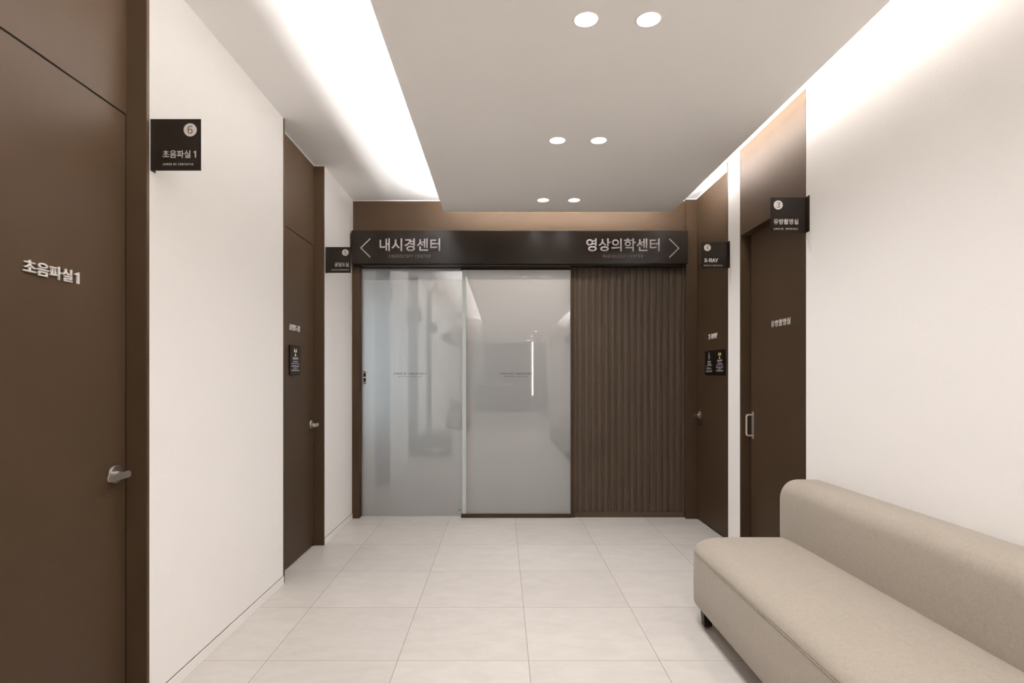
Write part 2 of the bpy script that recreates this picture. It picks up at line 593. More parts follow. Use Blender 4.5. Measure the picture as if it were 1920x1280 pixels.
def hinged_door(name, side, a, b, label, lettering, far_jamb=None):
    """door recessed 75 mm; side -1 left wall, +1 right wall"""
    xw = XL if side < 0 else XR
    s = -side                       # direction into the room
    xd = xw - s * 0.074
    d = thing(name, (xd, (a + b) / 2, 0), label, 'door', kind='structure')
    def B(bm, xa, xb, y0, y1, z0, z1):
        return bx(bm, min(xa, xb), max(xa, xb), y0, y1, z0, z1)
    jt = 0.018
    bm = bmesh.new()
    B(bm, xw - s * 0.13, xw + s * 0.003, a, a + jt, 0, ZC)
    if far_jamb is None:
        B(bm, xw - s * 0.13, xw + s * 0.003, b - jt, b, 0, ZC)
        yb = b - jt
    else:
        x_in, yb = far_jamb
        B(bm, x_in, xw - s * 0.13, yb, b, 0, ZC)
    obj('door_frame', bm, M['brown'], d, bevel=0.0015)
    bm = bmesh.new()
    B(bm, xd, xd - s * 0.04, a + jt + 0.003, yb - 0.0075, 0.012, DOOR_H - 0.004)
    leaf = obj('door_leaf', bm, M['brown'], d, bevel=0.0012)
    bm = bmesh.new()
    B(bm, xd, xd - s * 0.04, a + jt, yb, DOOR_H + 0.003, ZC - 0.0005)
    obj('transom_panel', bm, M['brown'], d, bevel=0.0008)
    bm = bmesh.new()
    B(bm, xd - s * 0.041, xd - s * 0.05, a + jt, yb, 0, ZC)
    B(bm, xd - s * 0.0015, xd - s * 0.041, yb - 0.0070, yb - 0.0004, 0, DOOR_H - 0.004)  # dark strips laid in the gaps in place of their shade
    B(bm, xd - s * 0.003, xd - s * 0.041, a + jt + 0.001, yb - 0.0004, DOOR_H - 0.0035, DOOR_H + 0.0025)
    obj('door_gap_shade', bm, M['gap'], d)
    lever_handle(d, xd, s, yb - 0.075, 0.938 if side < 0 else 0.955)
    if lettering:
        txt, yc, w, zc, h, bold, fr = lettering
        if txt.endswith('1'):
            # the numeral stands a little apart, slightly narrower than the syllables
            w1 = w * 0.085
            bm = text_bm(bmesh.new(), txt[:-1], w * 0.865, h, (xd, yc - w * 0.0675, zc), FACE_PX, 0.006, bold)
            numeral_one(bm, w1, h * 0.90, (xd, yc + w / 2 - w1 / 2, zc - 0.001), FACE_PX, 0.006)
        else:
            bm = text_bm(bmesh.new(), txt, w, h, (xd, yc, zc), FACE_PX if side < 0 else FACE_NX, 0.006, bold)
        o = obj('lettering', bm, M['letter'], d)
        o['label'] = 'raised cream lettering reading ' + txt
    return d

hinged_door('door_1', -1, 1.245, 2.205, 'near left brown door with raised Korean lettering and steel lever', ('초음파실1', 1.822, 0.226, 1.636, 0.043, 0.018, 0))
hinged_door('door_2', -1, 3.564, 4.390, 'brown bone density door on the left with a black radiation notice', ('골밀도실', 3.955, 0.200, 1.640, 0.042, 0.014, 0))
hinged_door('door_3', 1, 4.293, 5.24, 'brown x-ray door at the far right corner with two black notices', ('X-RAY', 4.795, 0.196, 1.642, 0.043, 0.012, 0), far_jamb=(1.690, 5.19))
hinged_door('door_6', -1, -0.55, 0.16, 'brown door behind the viewer, mirrored in the frosted glass', None)

# sliding mammography door on the right: flush transom, leaf set in a pocket
d4 = thing('door_4', (XR, 3.635, 0), 'brown sliding mammography door with steel pull handle, beside the sofa', 'door', kind='structure')
obj('door_frame', boxes((XR - 0.003, 1.86, 4.060, 4.075, 0, ZC), (XR - 0.003, 1.86, 3.195, 3.207, 0, DOOR_H + 0.002)), M['brown'], d4, bevel=0.0015)
obj('transom_panel', boxes((XR - 0.0025, 1.80, 3.195, 4.060, DOOR_H + 0.002, ZC - 0.0005)), M['brown'], d4, bevel=0.003)
obj('door_leaf', boxes((1.773, 1.808, 3.209, 4.030, 0.012, DOOR_H + 0.002)), M['brown'], d4, bevel=0.0012)
obj('door_gap_shade', boxes((1.812, 1.82, 3.209, 4.060, 0, DOOR_H + 0.002), (1.7745, 1.812, 4.0305, 4.036, 0, DOOR_H + 0.001)), M['gap'], d4)  # dark plate and strip standing in for shade in the pocket gap
bm = text_bm(bmesh.new(), '유방촬영실', 0.245, 0.042, (1.773, 3.602, 1.644), FACE_NX, 0.003, 0.004, 1.12)
o = obj('lettering', bm, M['letter'], d4)
o['label'] = 'raised cream lettering reading 유방촬영실'
hb = obj('pull_handle', boxes((1.770, 1.773, 3.985, 4.015, 0.862, 1.055)), M['steel2'], d4, bevel=0.001)
hb['label'] = 'bright steel D-shaped pull handle'
pts = []
x0, x1, za, zb, r = 1.770, 1.728, 0.885, 1.032, 0.016
pts.append((x0, 4.0, za))
for k in range(7):
    a = PI / 2 * k / 6
    pts.append((x1 + r - r * math.sin(a), 4.0, za + r - r * math.cos(a)))
for k in range(7):
    a = PI / 2 * k / 6
    pts.append((x1 + r - r * math.cos(a), 4.0, zb - r + r * math.sin(a)))
pts.append((x0, 4.0, zb))
obj('grip', tube(bmesh.new(), pts, 0.0062), M['steel2'], hb, smooth=True)
bm = bmesh.new()
for zz in (0.870, 1.047):
    for yy in (3.993, 4.007):
        lathe(bm, [(0.0028, 0), (0.0028, 0.001), (0, 0.0016)], Matrix.Translation(Vector((1.770, yy, zz))) @ FACE_NX, 12)
obj('screw', bm, M['steel'], hb)

# ------------------------------------------------------------------ frosted sliding glass door at the end
d5 = thing('door_5', (-0.34, 5.25, 0), 'frosted glass sliding door under the overhead sign', 'door', kind='structure')
obj('door_frame', boxes((XL, -1.302, 5.205, 5.33, 0, 2.312), (-1.302, 0.641, 5.222, 5.33, 2.300, 2.312), (-1.302, 1.70, 5.236, 5.33, 2.306, 2.318),
                        (0.641, 0.672, 5.236, 5.33, 0, 2.306)), M['brown'], d5, bevel=0.0015)
obj('door_gap_shade', boxes((-1.302, -1.296, 5.29, 5.32, 0, 2.30)), M['gap'], d5)  # near-black fill in place of the shaded gap at the jamb
FT = 2.20
pl = obj('sliding_pane', boxes((-1.298, -0.322, 5.274, 5.284, 0.006, FT)), M['frost'], d5)
pl['label'] = 'left frosted sliding glass pane'
obj('clear_band', boxes((-1.298, -0.322, 5.274, 5.284, FT, 2.300)), M['clear'], pl)
obj('bottom_seal', boxes((-1.298, -0.362, 5.272, 5.286, 0.0, 0.006)), M['edge'], pl)
pr = obj('fixed_pane', boxes((-0.362, 0.636, 5.250, 5.260, 0.03, FT)), M['frost'], d5)
pr['label'] = 'right frosted fixed glass pane'
obj('clear_band', boxes((-0.362, 0.636, 5.250, 5.260, FT, 2.300)), M['clear'], pr)
obj('glass_edge', boxes((-0.3625, -0.326, 5.2488, 5.2498, 0.034, 2.298)), M['edge'], pr)
obj('floor_channel', boxes((-0.372, 0.641, 5.226, 5.270, 0.0, 0.030), (-0.372, 0.641, 5.232, 5.238, 0.03, 0.036)), M['brown'], d5, bevel=0.002)
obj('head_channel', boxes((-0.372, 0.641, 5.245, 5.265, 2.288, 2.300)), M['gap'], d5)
for nm, x, y, par in (('left', -0.850, 5.274, pl), ('right', 0.137, 5.250, pr)):
    bm = text_bm(bmesh.new(), 'SUWON WE COMFORTABLE', 0.302, 0.0165, (x, y, 1.300 + 0.0285), FACE_CAM, 0.0004, 0.012, 1.25)
    obj('lettering', bm, M['gline'], par)['label'] = 'small dark clinic name printed on the glass'
    bm = text_bm(bmesh.new(), 'INTERNAL MEDICINE', 0.220, 0.0135, (x, y, 1.300 + 0.0020), FACE_CAM, 0.0004, 0.0, 1.15)
    obj('lettering', bm, M['gline'], par)['label'] = 'thin dark second line reading INTERNAL MEDICINE'
bm = text_bm(bmesh.new(), 'K', 0.022, 0.02, (-0.385, 5.274, 0.062), FACE_CAM, 0.0004, 0.0)
obj('safety_mark', bm, M['gline'], pl)
# flush pull on the sliding pane: pill shaped
def pill(bm, cx, y0, y1, cz, hw, hh, n=14):
    out = []
    for k in range(n + 1):
        a = PI * k / n
        out.append((cx + hw * math.cos(a), cz + hh - hw + hw * math.sin(a)))
    for k in range(n + 1):
        a = PI + PI * k / n
        out.append((cx + hw * math.cos(a), cz - hh + hw + hw * math.sin(a)))
    fa = [bm.verts.new((x, y0, z)) for x, z in out]
    fb = [bm.verts.new((x, y1, z)) for x, z in out]
    bm.faces.new(fa); bm.faces.new(fb)
    for i in range(len(out)):
        j = (i + 1) % len(out)
        bm.faces.new([fa[i], fa[j], fb[j], fb[i]])
    return bm
hp = obj('pull_handle', pill(bmesh.new(), -1.266, 5.258, 5.274, 1.292, 0.0175, 0.0755), M['steel2'], pl, bevel=0.003, segs=3)
hp['label'] = 'chrome pill-shaped flush pull with black inserts'
obj('insert', boxes((-1.277, -1.256, 5.2565, 5.258, 1.298, 1.352), (-1.277, -1.256, 5.2565, 5.258, 1.234, 1.288)), M['black'], hp)
bm = bmesh.new()
for zz in (1.340, 1.247):
    lathe(bm, [(0, 0), (0.006, 0), (0.006, 0.001), (0.003, 0.001), (0.003, 0.0003), (0, 0.0003)], Matrix.Translation(Vector((-1.2665, 5.2565, zz))) @ FACE_CAM, 20)
obj('lock_screw', bm, M['steel2'], hp)

# ------------------------------------------------------------------ slatted panel beside the glass
sp = thing('slatted_panel', (1.18, 5.25, 0), 'brown vertical slatted panel between glass door and x-ray door', 'wall panel')
obj('backing_board', boxes((0.672, 1.690, 5.262, 5.30, 0, 2.306)), M['brown_lit'], sp)
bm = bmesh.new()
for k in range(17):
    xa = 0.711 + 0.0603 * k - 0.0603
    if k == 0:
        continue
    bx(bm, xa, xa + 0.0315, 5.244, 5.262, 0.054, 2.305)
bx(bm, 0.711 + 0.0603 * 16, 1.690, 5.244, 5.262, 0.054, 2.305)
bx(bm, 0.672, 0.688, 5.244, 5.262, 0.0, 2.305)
obj('slats', bm, M['brown_lit'], sp, bevel=0.001)
obj('base_rail', boxes((0.689, 1.690, 5.247, 5.262, 0.0, 0.053)), M['brown_lit'], sp, bevel=0.001)

# ------------------------------------------------------------------ overhead sign
K = 5.12 / F_PX
def SX(px): return (px - 940) * K
def SZ(py): return 1.3 + (706 - py) * K
ov = thing('overhead_sign', (0.166, 5.12, 2.301), 'long dark brown box sign with arrows over the glass door', 'sign')
obj('sign_box', boxes((-1.352, 1.684, 5.12, 5.238, 2.318, 2.6185), (-1.340, 1.672, 5.135, 5.238, 2.306, 2.318)), M['signb'], ov, bevel=0.002)
def arrow_bm(px_tip, px_end, py0, py1, w=0.0085):
    bm = bmesh.new()
    tip = Vector((SX(px_tip), 0, SZ((py0 + py1) / 2)))
    sg = 1 if px_end > px_tip else -1
    for py in (py0, py1):
        e = Vector((SX(px_end), 0, SZ(py)))
        d = (e - tip).normalized()
        n = Vector((-d.z, 0, d.x)) * (w / 2)
        t0 = tip - d * (w / 2)
        q = [t0 + n, e + n, e - n, t0 - n]
        f1 = [bm.verts.new((p.x, 5.1200, p.z)) for p in q]
        f2 = [bm.verts.new((p.x, 5.1188, p.z)) for p in q]
        bm.faces.new(f1); bm.faces.new(f2)
        for i in range(4):
            bm.faces.new([f1[i], f1[(i + 1) % 4], f2[(i + 1) % 4], f2[i]])
    return bm
obj('arrow', arrow_bm(676.5, 694.2, 447.2, 482.0), M['letter_pink'], ov)['label'] = 'left-pointing chevron arrow'
obj('arrow', arrow_bm(1272.7, 1255.0, 447.6, 482.6, 0.0075), M['letter_pink'], ov)['label'] = 'right-pointing chevron arrow'
def sign_text(s, x0, x1, y0, y1, m, bold, sp_=1.0):
    bm = text_bm(bmesh.new(), s, (x1 - x0) * K, (y1 - y0) * K, (SX((x0 + x1) / 2), 5.12, SZ((y0 + y1) / 2)), FACE_CAM, 0.0012, bold, sp_)
    o = obj('lettering', bm, m, ov)
    o['label'] = 'lettering reading ' + s
    return o
sign_text('내시경센터', 711.8, 825.2, 446.8, 470.6, M['letter_pink'], 0.014, 1.02)
sign_text('ENDOSCOPY CENTER', 729.8, 807.0, 477.2, 482.9, M['letter_dim'], 0.0, 1.15)
sign_text('영상의학센터', 1099.4, 1236.8, 446.8, 471.0, M['letter_pink'], 0.014, 1.02)
sign_text('RADIOLOGY CENTER', 1131.0, 1205.4, 477.4, 483.0, M['letter_dim'], 0.0, 1.15)
# stencil bridges that cut the round letters
bm = bmesh.new()
BR = [(770.3, 466.5, 470.9), (770.3, 460.2, 463.6)]
for px, pa, pb in BR:
    bx(bm, SX(px) - 0.0012, SX(px) + 0.0012, 5.1184, 5.12, SZ(pb), SZ(pa))
obj('stencil_bridge', bm, M['signb'], ov)

# ------------------------------------------------------------------ projecting room signs
def room_sign(side, y, ztop, num, title, caption, tb, cb, title_bold, label, flange_fwd, back=False):
    """side -1: fixed to left wall, +1: to right wall. tb, cb: text boxes as fractions of the plate (u0,u1,v0,v1)"""
    s = -side
    xw = XL if side < 0 else XR
    W = 0.197
    x0 = xw if s > 0 else xw - W
    r = thing('room_sign', (xw, y, ztop - 0.1), label, 'sign', 'black square room signs projecting from the walls')
    H = 0.201
    obj('sign_plate', boxes((x0, x0 + W, y, y + 0.003, ztop - H, ztop)), M['signp'], r, bevel=0.0006)
    fa, fb = (y - 0.042, y) if flange_fwd else (y + 0.003, y + 0.030)
    fx = (xw - 0.0, xw + s * 0.003)
    obj('wall_flange', boxes((min(fx), max(fx), fa, fb, ztop - H, ztop)), M['signp'], r, bevel=0.0006)
    def P(u, v): return (x0 + u * W, ztop - v * H)
    uc = 0.79 if side < 0 else 0.215
    cx, cz = P(uc, 0.212)
    obj('number_disc', disc_bm(bmesh.new(), (cx, y, cz), FACE_CAM, 0.0255, 0.0006), M['letter'], r)
    if num:
        obj('number', text_bm(bmesh.new(), num, 0.0195, 0.031, (cx, y - 0.0006, cz), FACE_CAM, 0.0004, 0.0), M['digit'], r)
    def tx(nm, s_, b, bold, sp_, m):
        u0, u1, v0, v1 = b
        a, c = P(u0, v0), P(u1, v1)
        bm = text_bm(bmesh.new(), s_, c[0] - a[0], a[1] - c[1], ((a[0] + c[0]) / 2, y, (a[1] + c[1]) / 2), FACE_CAM, 0.0005, bold, sp_)
        obj(nm, bm, m, r)
    if title.endswith(' 1'):
        u0, u1, v0, v1 = tb
        bm = bmesh.new()
        for s_, f0, f1, bd, k0 in ((title[:-2], 0.0, 0.835, title_bold, 0.0), ('1', 0.925, 1.0, 0.012, 0.06)):
            a, c = P(u0 + (u1 - u0) * f0, v0 + (v1 - v0) * k0), P(u0 + (u1 - u0) * f1, v1 - (v1 - v0) * k0)
            mid = ((a[0] + c[0]) / 2, y, (a[1] + c[1]) / 2)
            if s_ == '1':
                numeral_one(bm, c[0] - a[0], a[1] - c[1], mid, FACE_CAM, 0.0005)
            else:
                text_bm(bm, s_, c[0] - a[0], a[1] - c[1], mid, FACE_CAM, 0.0005, bd)
        obj('title_lettering', bm, M['letter'], r)
    elif title:
        tx('title_lettering', title, tb, title_bold, 1.0, M['letter'])
    if not caption:
        if back:
            obj('number_disc', disc_bm(bmesh.new(), (cx, y + 0.003, cz), FACE_BACK, 0.0255, 0.0006), M['letter'], r)
        return r
    bm = bmesh.new()
    u0, u1, v0, v1 = cb
    if isinstance(caption, str):
        caption = [(caption, 0.0, 1.0)]
    for c_, f0, f1 in caption:
        a, c = P(u0 + (u1 - u0) * f0, v0), P(u0 + (u1 - u0) * f1, v1)
        text_bm(bm, c_, c[0] - a[0], a[1] - c[1], ((a[0] + c[0]) / 2, y, (a[1] + c[1]) / 2), FACE_CAM, 0.0005, 0.010, 1.2)
    obj('caption_lettering', bm, M['letter'], r)
    if back:
        obj('number_disc', disc_bm(bmesh.new(), (cx, y + 0.003, cz), FACE_BACK, 0.0255, 0.0006), M['letter'], r)
    return r

room_sign(-1, 2.215, 2.3055, '6', '초음파실 1', 'SUWON WE COMFORTAB', (0.242, 0.905, 0.608, 0.758), (0.246, 0.852, 0.858, 0.900), 0.012,
          'black square sign numbered 6 reading 초음파실 1 on the near left wall', False, True)
room_sign(-1, 4.417, 2.309, '5', '골밀도실', 'SUWON WE COMFORTABLE', (0.365, 0.925, 0.60, 0.76), (0.235, 0.925, 0.860, 0.905), 0.012,
          'small black square sign numbered 5 beside the bone density door', False, True)
room_sign(1, 4.300, 2.320, '4', 'X-RAY', 'SUWON WE COMFORTABLE', (0.085, 0.635, 0.615, 0.765), (0.075, 0.795, 0.860, 0.905), 0.012,
          'black square sign numbered 4 reading X-RAY beside the far right door', True)
room_sign(1, 3.200, 2.3105, '3', '유방촬영실', [('SUWON WE', 0.0, 0.40), ('OMFORTABLE', 0.49, 1.0)], (0.085, 0.790, 0.60, 0.755), (0.085, 0.778, 0.858, 0.905), 0.012,
          'black square sign numbered 3 reading 유방촬영실 above the sofa', True)
for sd_, yy_, lb_ in ((-1, 0.17, 'blank square sign just behind the viewer on the left wall, seen mirrored in the glass'),
                      (-1, -2.70, 'third square sign back along the left wall, seen mirrored in the glass'),
                      (-1, -4.10, 'farthest square sign of the left wall, seen mirrored in the glass'),
                      (1, -3.00, 'square sign on the right wall behind the viewer, seen mirrored in the glass')):
    room_sign(sd_, yy_, 2.3055, '', '', '', (0, 1, 0, 1), (0, 1, 0, 1), 0, lb_, sd_ > 0, True)

# ------------------------------------------------------------------ notices on the doors
def radiation_symbol(bm, cx_y, cz, put):
    """three blades and a hub; put(u, v, d) turns local coordinates into a point"""
    for a0 in (90 - 30 + 30, 210 + 0, 330 + 0):
        pass
    for c in (60, 120 + 0, 270):
        pass
    for c in (30, 150, 270):
        n = 8
        ring_i = [(0.0085, math.radians(c - 30 + 60 * k / n)) for k in range(n + 1)]
        ring_o = [(0.030, math.radians(c - 30 + 60 * k / n)) for k in range(n + 1)]
        loop = [(r * math.cos(a), r * math.sin(a)) for r, a in ring_o] + [(r * math.cos(a), r * math.sin(a)) for r, a in reversed(ring_i)]
        f1 = [bm.verts.new(put(cx_y + u, cz + v, 0.0)) for u, v in loop]
        f2 = [bm.verts.new(put(cx_y + u, cz + v, 0.0006)) for u, v in loop]
        bm.faces.new(f2); bm.faces.new(f1)
        for i in range(len(loop)):
            j = (i + 1) % len(loop)
            bm.faces.new([f1[i], f1[j], f2[j], f2[i]])
    n = 20
    loop = [(0.0055 * math.cos(2 * PI * k / n), 0.0055 * math.sin(2 * PI * k / n)) for k in range(n)]
    f1 = [bm.verts.new(put(cx_y + u, cz + v, 0.0)) for u, v in loop]
    f2 = [bm.verts.new(put(cx_y + u, cz + v, 0.0006)) for u, v in loop]
    bm.faces.new(f2)
    for i in range(n):
        bm.faces.new([f1[i], f1[(i + 1) % n], f2[(i + 1) % n], f2[i]])
    return bm

def notice(side, xface, yc, zc, kind, label, w=0.205, h=0.205):
    s = -side
    fr = FACE_PX if side < 0 else FACE_NX
    th = 0.009
    r = thing('door_notice', (xface, yc, zc), label, 'notice', 'black plastic notices stuck on the doors')
    # plate with rounded corners
    bm = bmesh.new()
    out = []
    rc = 0.012
    for (cu, cv, a0) in ((w / 2 - rc, h / 2 - rc, 0), (-w / 2 + rc, h / 2 - rc, 90), (-w / 2 + rc, -h / 2 + rc, 180), (w / 2 - rc, -h / 2 + rc, 270)):
        for k in range(7):
            a = math.radians(a0 + 15 * k)
            out.append((cu + rc * math.cos(a), cv + rc * math.sin(a)))
    sg = 1 if side < 0 else -1
    def put(u, v, d):
        return (xface + s * (th + d), yc + sg * u, zc + v)
    f1 = [bm.verts.new(put(u, v, -th)) for u, v in out]
    f2 = [bm.verts.new(put(u, v, 0)) for u, v in out]
    bm.faces.new(f1); bm.faces.new(f2)
    for i in range(len(out)):
        j = (i + 1) % len(out)
        bm.faces.new([f1[i], f1[j], f2[j], f2[i]])
    obj('notice_plate', bm, M['plaque'], r, bevel=0.0015)
    def tx(bm, s_, v, hh, ww, bold=0.0, u=0.0):
        return text_bm(bm, s_, ww, hh, put(u, v, 0), fr, 0.0004, bold)
    if kind == 'radiation':
        obj('radiation_symbol', radiation_symbol(bmesh.new(), 0, 0.055, put), M['gold'], r)
        bm = tx(bmesh.new(), '방사선구역', 0.0105, 0.019, 0.098, 0.015)
        tx(bm, 'X-RAY ROOM', -0.0115, 0.008, 0.09, 0.0)
        obj('title_lettering', bm, M['letter'], r)
        bm = tx(bmesh.new(), '관계자 외 출입을 금합니다', -0.042, 0.011, 0.145, 0.0)
        tx(bm, '임신부 주의', -0.057, 0.010, 0.07, 0.0)
        tx(bm, '방사선을 사용하고 있습니다', -0.072, 0.011, 0.148, 0.0)
        obj('lettering', bm, M['letter'], r)
    else:
        bm = bmesh.new()
        for (du, dv, rr) in ((0, 0.078, 0.0085), (0.0, 0.050, 0.014)):
            n = 24
            ro = [bm.verts.new(put(du + rr * math.cos(2 * PI * k / n), dv + rr * math.sin(2 * PI * k / n), 0.0006)) for k in range(n)]
            ri = [bm.verts.new(put(du + rr * 0.6 * math.cos(2 * PI * k / n), dv + rr * 0.6 * math.sin(2 * PI * k / n), 0.0006)) for k in range(n)]
            for k in range(n):
                bm.faces.new([ro[k], ro[(k + 1) % n], ri[(k + 1) % n], ri[k]])
        for u0, u1, v0, v1 in ((-0.002, 0.002, 0.063, 0.071), (-0.002, 0.002, 0.026, 0.037), (-0.008, 0.008, 0.030, 0.0325)):
            bm.faces.new([bm.verts.new(put(u, v, 0.0006)) for u, v in ((u0, v0), (u1, v0), (u1, v1), (u0, v1))])
        obj('person_symbol', bm, M['letter'], r)
        bm = tx(bmesh.new(), '임산부', 0.009, 0.0145, 0.075, 0.01)
        tx(bm, '주의', -0.0125, 0.018, 0.072, 0.015)
        obj('title_lettering', bm, M['letter'], r)
        bm = tx(bmesh.new(), '임신 가능성이 있는', -0.042, 0.0065, 0.098, 0.0, -0.02)
        tx(bm, '여성분은 검사 전에', -0.051, 0.0075, 0.122, 0.0, -0.008)
        tx(bm, '반드시 의사나 방사선사에게', -0.068, 0.008, 0.142, 0.0)
        tx(bm, '말씀하여 주시기 바랍니다', -0.0765, 0.0065, 0.136, 0.0, -0.003)
        obj('lettering', bm, M['letter'], r)
    bm = bmesh.new()
    lo = [(-0.075, -0.0262), (0.075, -0.0262), (0.075, -0.0230), (-0.075, -0.0230)]
    bm.faces.new([bm.verts.new(put(u, v, 0.0005)) for u, v in lo])
    obj('divider_line', bm, M['letter_pink'], r)
    return r
notice(-1, -1.444, 3.955, 1.416, 'radiation', 'black radiation notice with yellow symbol on the left bone density door')
notice(1, 1.790, 4.631, 1.420, 'radiation', 'black notice with yellow radiation symbol, the one nearer the white wall on the x-ray door')
notice(1, 1.790, 4.863, 1.419, 'person', 'black notice with white figure symbol beside the yellow-symbol notice on the x-ray door')

# ------------------------------------------------------------------ lights of the room
# recessed downlights in the dropped panel
def make_downlight(x, y, label, z=ZS, power=SPOT_W, RD=0.020):
    r = thing('downlight', (x, y, z), label, 'ceiling light', 'paired round downlights in the dropped ceiling')
    bm = bmesh.new()
    mt = Matrix.Translation(Vector((x, y, z)))
    lathe(bm, [(0.0470, RD), (0.0470, -0.0025), (0.0490, -0.0032), (0.0540, -0.002), (0.0550, -0.0002)], mt, 56)
    obj('trim_ring', bm, M['white_metal'], r, smooth=True)
    bm = bmesh.new()
    lathe(bm, [(0.0465, RD), (0.040, RD - 0.002), (0.02, RD - 0.0035), (0, RD - 0.004)], mt, 48)
    obj('lens', bm, M['lens'], r, smooth=True)
    l = light_obj('lamp_light', 'SPOT', (x, y, z + RD - 0.010), power, WARM, r, spot_size=math.radians(156), spot_blend=1.0, shadow_soft_size=0.035)
    return r
rows = [(2.295, 'nearest'), (3.471, 'middle'), (4.645, 'farthest')]
for y, nm in rows:
    for x, sd in zip(PAIR_X, ('left', 'right')):
        make_downlight(x, y, '%s round lit downlight of the %s ceiling pair' % (sd, nm))
for y, nm in ((1.119, 'first'), (-0.057, 'second'), (-1.233, 'third'), (-2.409, 'fourth'), (-3.585, 'fifth')):
    for x, sd in zip(PAIR_X, ('left', 'right')):
        make_downlight(x, y, '%s downlight of the %s pair overhead behind the viewer' % (sd, nm))

def strip(name, x0, x1, y0, y1, label, power):
    z = ZS + 0.022
    cx, cy = (x0 + x1) / 2, (y0 + y1) / 2
    r = thing(name, (cx, cy, z), label, 'light strip', 'hidden light strips on the edges of the dropped ceiling')
    obj('strip_base', boxes((x0, x1, y0, y1, z + 0.0005, z + 0.006)), M['white_metal'], r)
    obj('diode_cover', boxes((x0 + 0.003, x1 - 0.003, y0 + 0.005, y1 - 0.005, z + 0.006, z + 0.009)), M['led'], r)
    lx, ly = x1 - x0, y1 - y0
    L = light_obj('strip_light', 'AREA', (cx, cy, z + 0.012), power, WARM, r, shape='RECTANGLE', size=lx, size_y=ly)
    L.rotation_euler = (PI, 0, 0)
    return L
LL = EY1 - Y_BACK
strip('led_strip', EX0 + 0.095, EX0 + 0.115, Y_BACK, EY1 - 0.2, 'glowing light strip hidden on the left edge of the dropped ceiling', COVE_W * LL)
strip('led_strip', EX1 - 0.100, EX1 - 0.080, Y_BACK, EY1 - 0.2, 'glowing light strip hidden on the right edge of the dropped ceiling', COVE_W * 0.8 * LL)
strip('led_strip', EX0 + 0.16, EX1 - 0.15, EY1 - 0.115, EY1 - 0.095, 'glowing light strip at the far end of the dropped ceiling', COVE_W * 1.7 * 0.6)

# ------------------------------------------------------------------ sofas
def rr_loop(x0, x1, y0, y1, rc, n=8):
    pts = []
    rc = max(rc, 0.004)
    for (cx, cy, a0) in ((x1 - rc, y1 - rc, 0), (x0 + rc, y1 - rc, 90), (x0 + rc, y0 + rc, 180), (x1 - rc, y0 + rc, 270)):
        for k in range(n + 1):
            a = math.radians(a0 + 90 * k / n)
            pts.append((cx + rc * math.cos(a), cy + rc * math.sin(a)))
    return pts

def cushion(x0, x1, y0, y1, prof, rc, crown=0.0, to3=None):
    """stack of rounded rectangles: prof = [(inset, height)]"""
    if to3 is None:
        to3 = lambda u, v, h: (u, v, h)
    bm = bmesh.new()
    rings = []
    for ins, h in prof:
        loop = rr_loop(x0 + ins, x1 - ins, y0 + ins, y1 - ins, rc - ins * 0.6)
        rings.append([bm.verts.new(to3(u, v, h)) for u, v in loop])
    for a, b in zip(rings, rings[1:]):
        m = len(a)
        for k in range(m):
            bm.faces.new([a[k], a[(k + 1) % m], b[(k + 1) % m], b[k]])
    bm.faces.new(rings[0][::-1])
    bm.faces.new(rings[-1])
    return bm

def q_ell(n, inset, h0, h1):
    return [(inset * (1 - math.cos(PI / 2 * k / n)), h0 + (h1 - h0) * math.sin(PI / 2 * k / n)) for k in range(1, n + 1)]

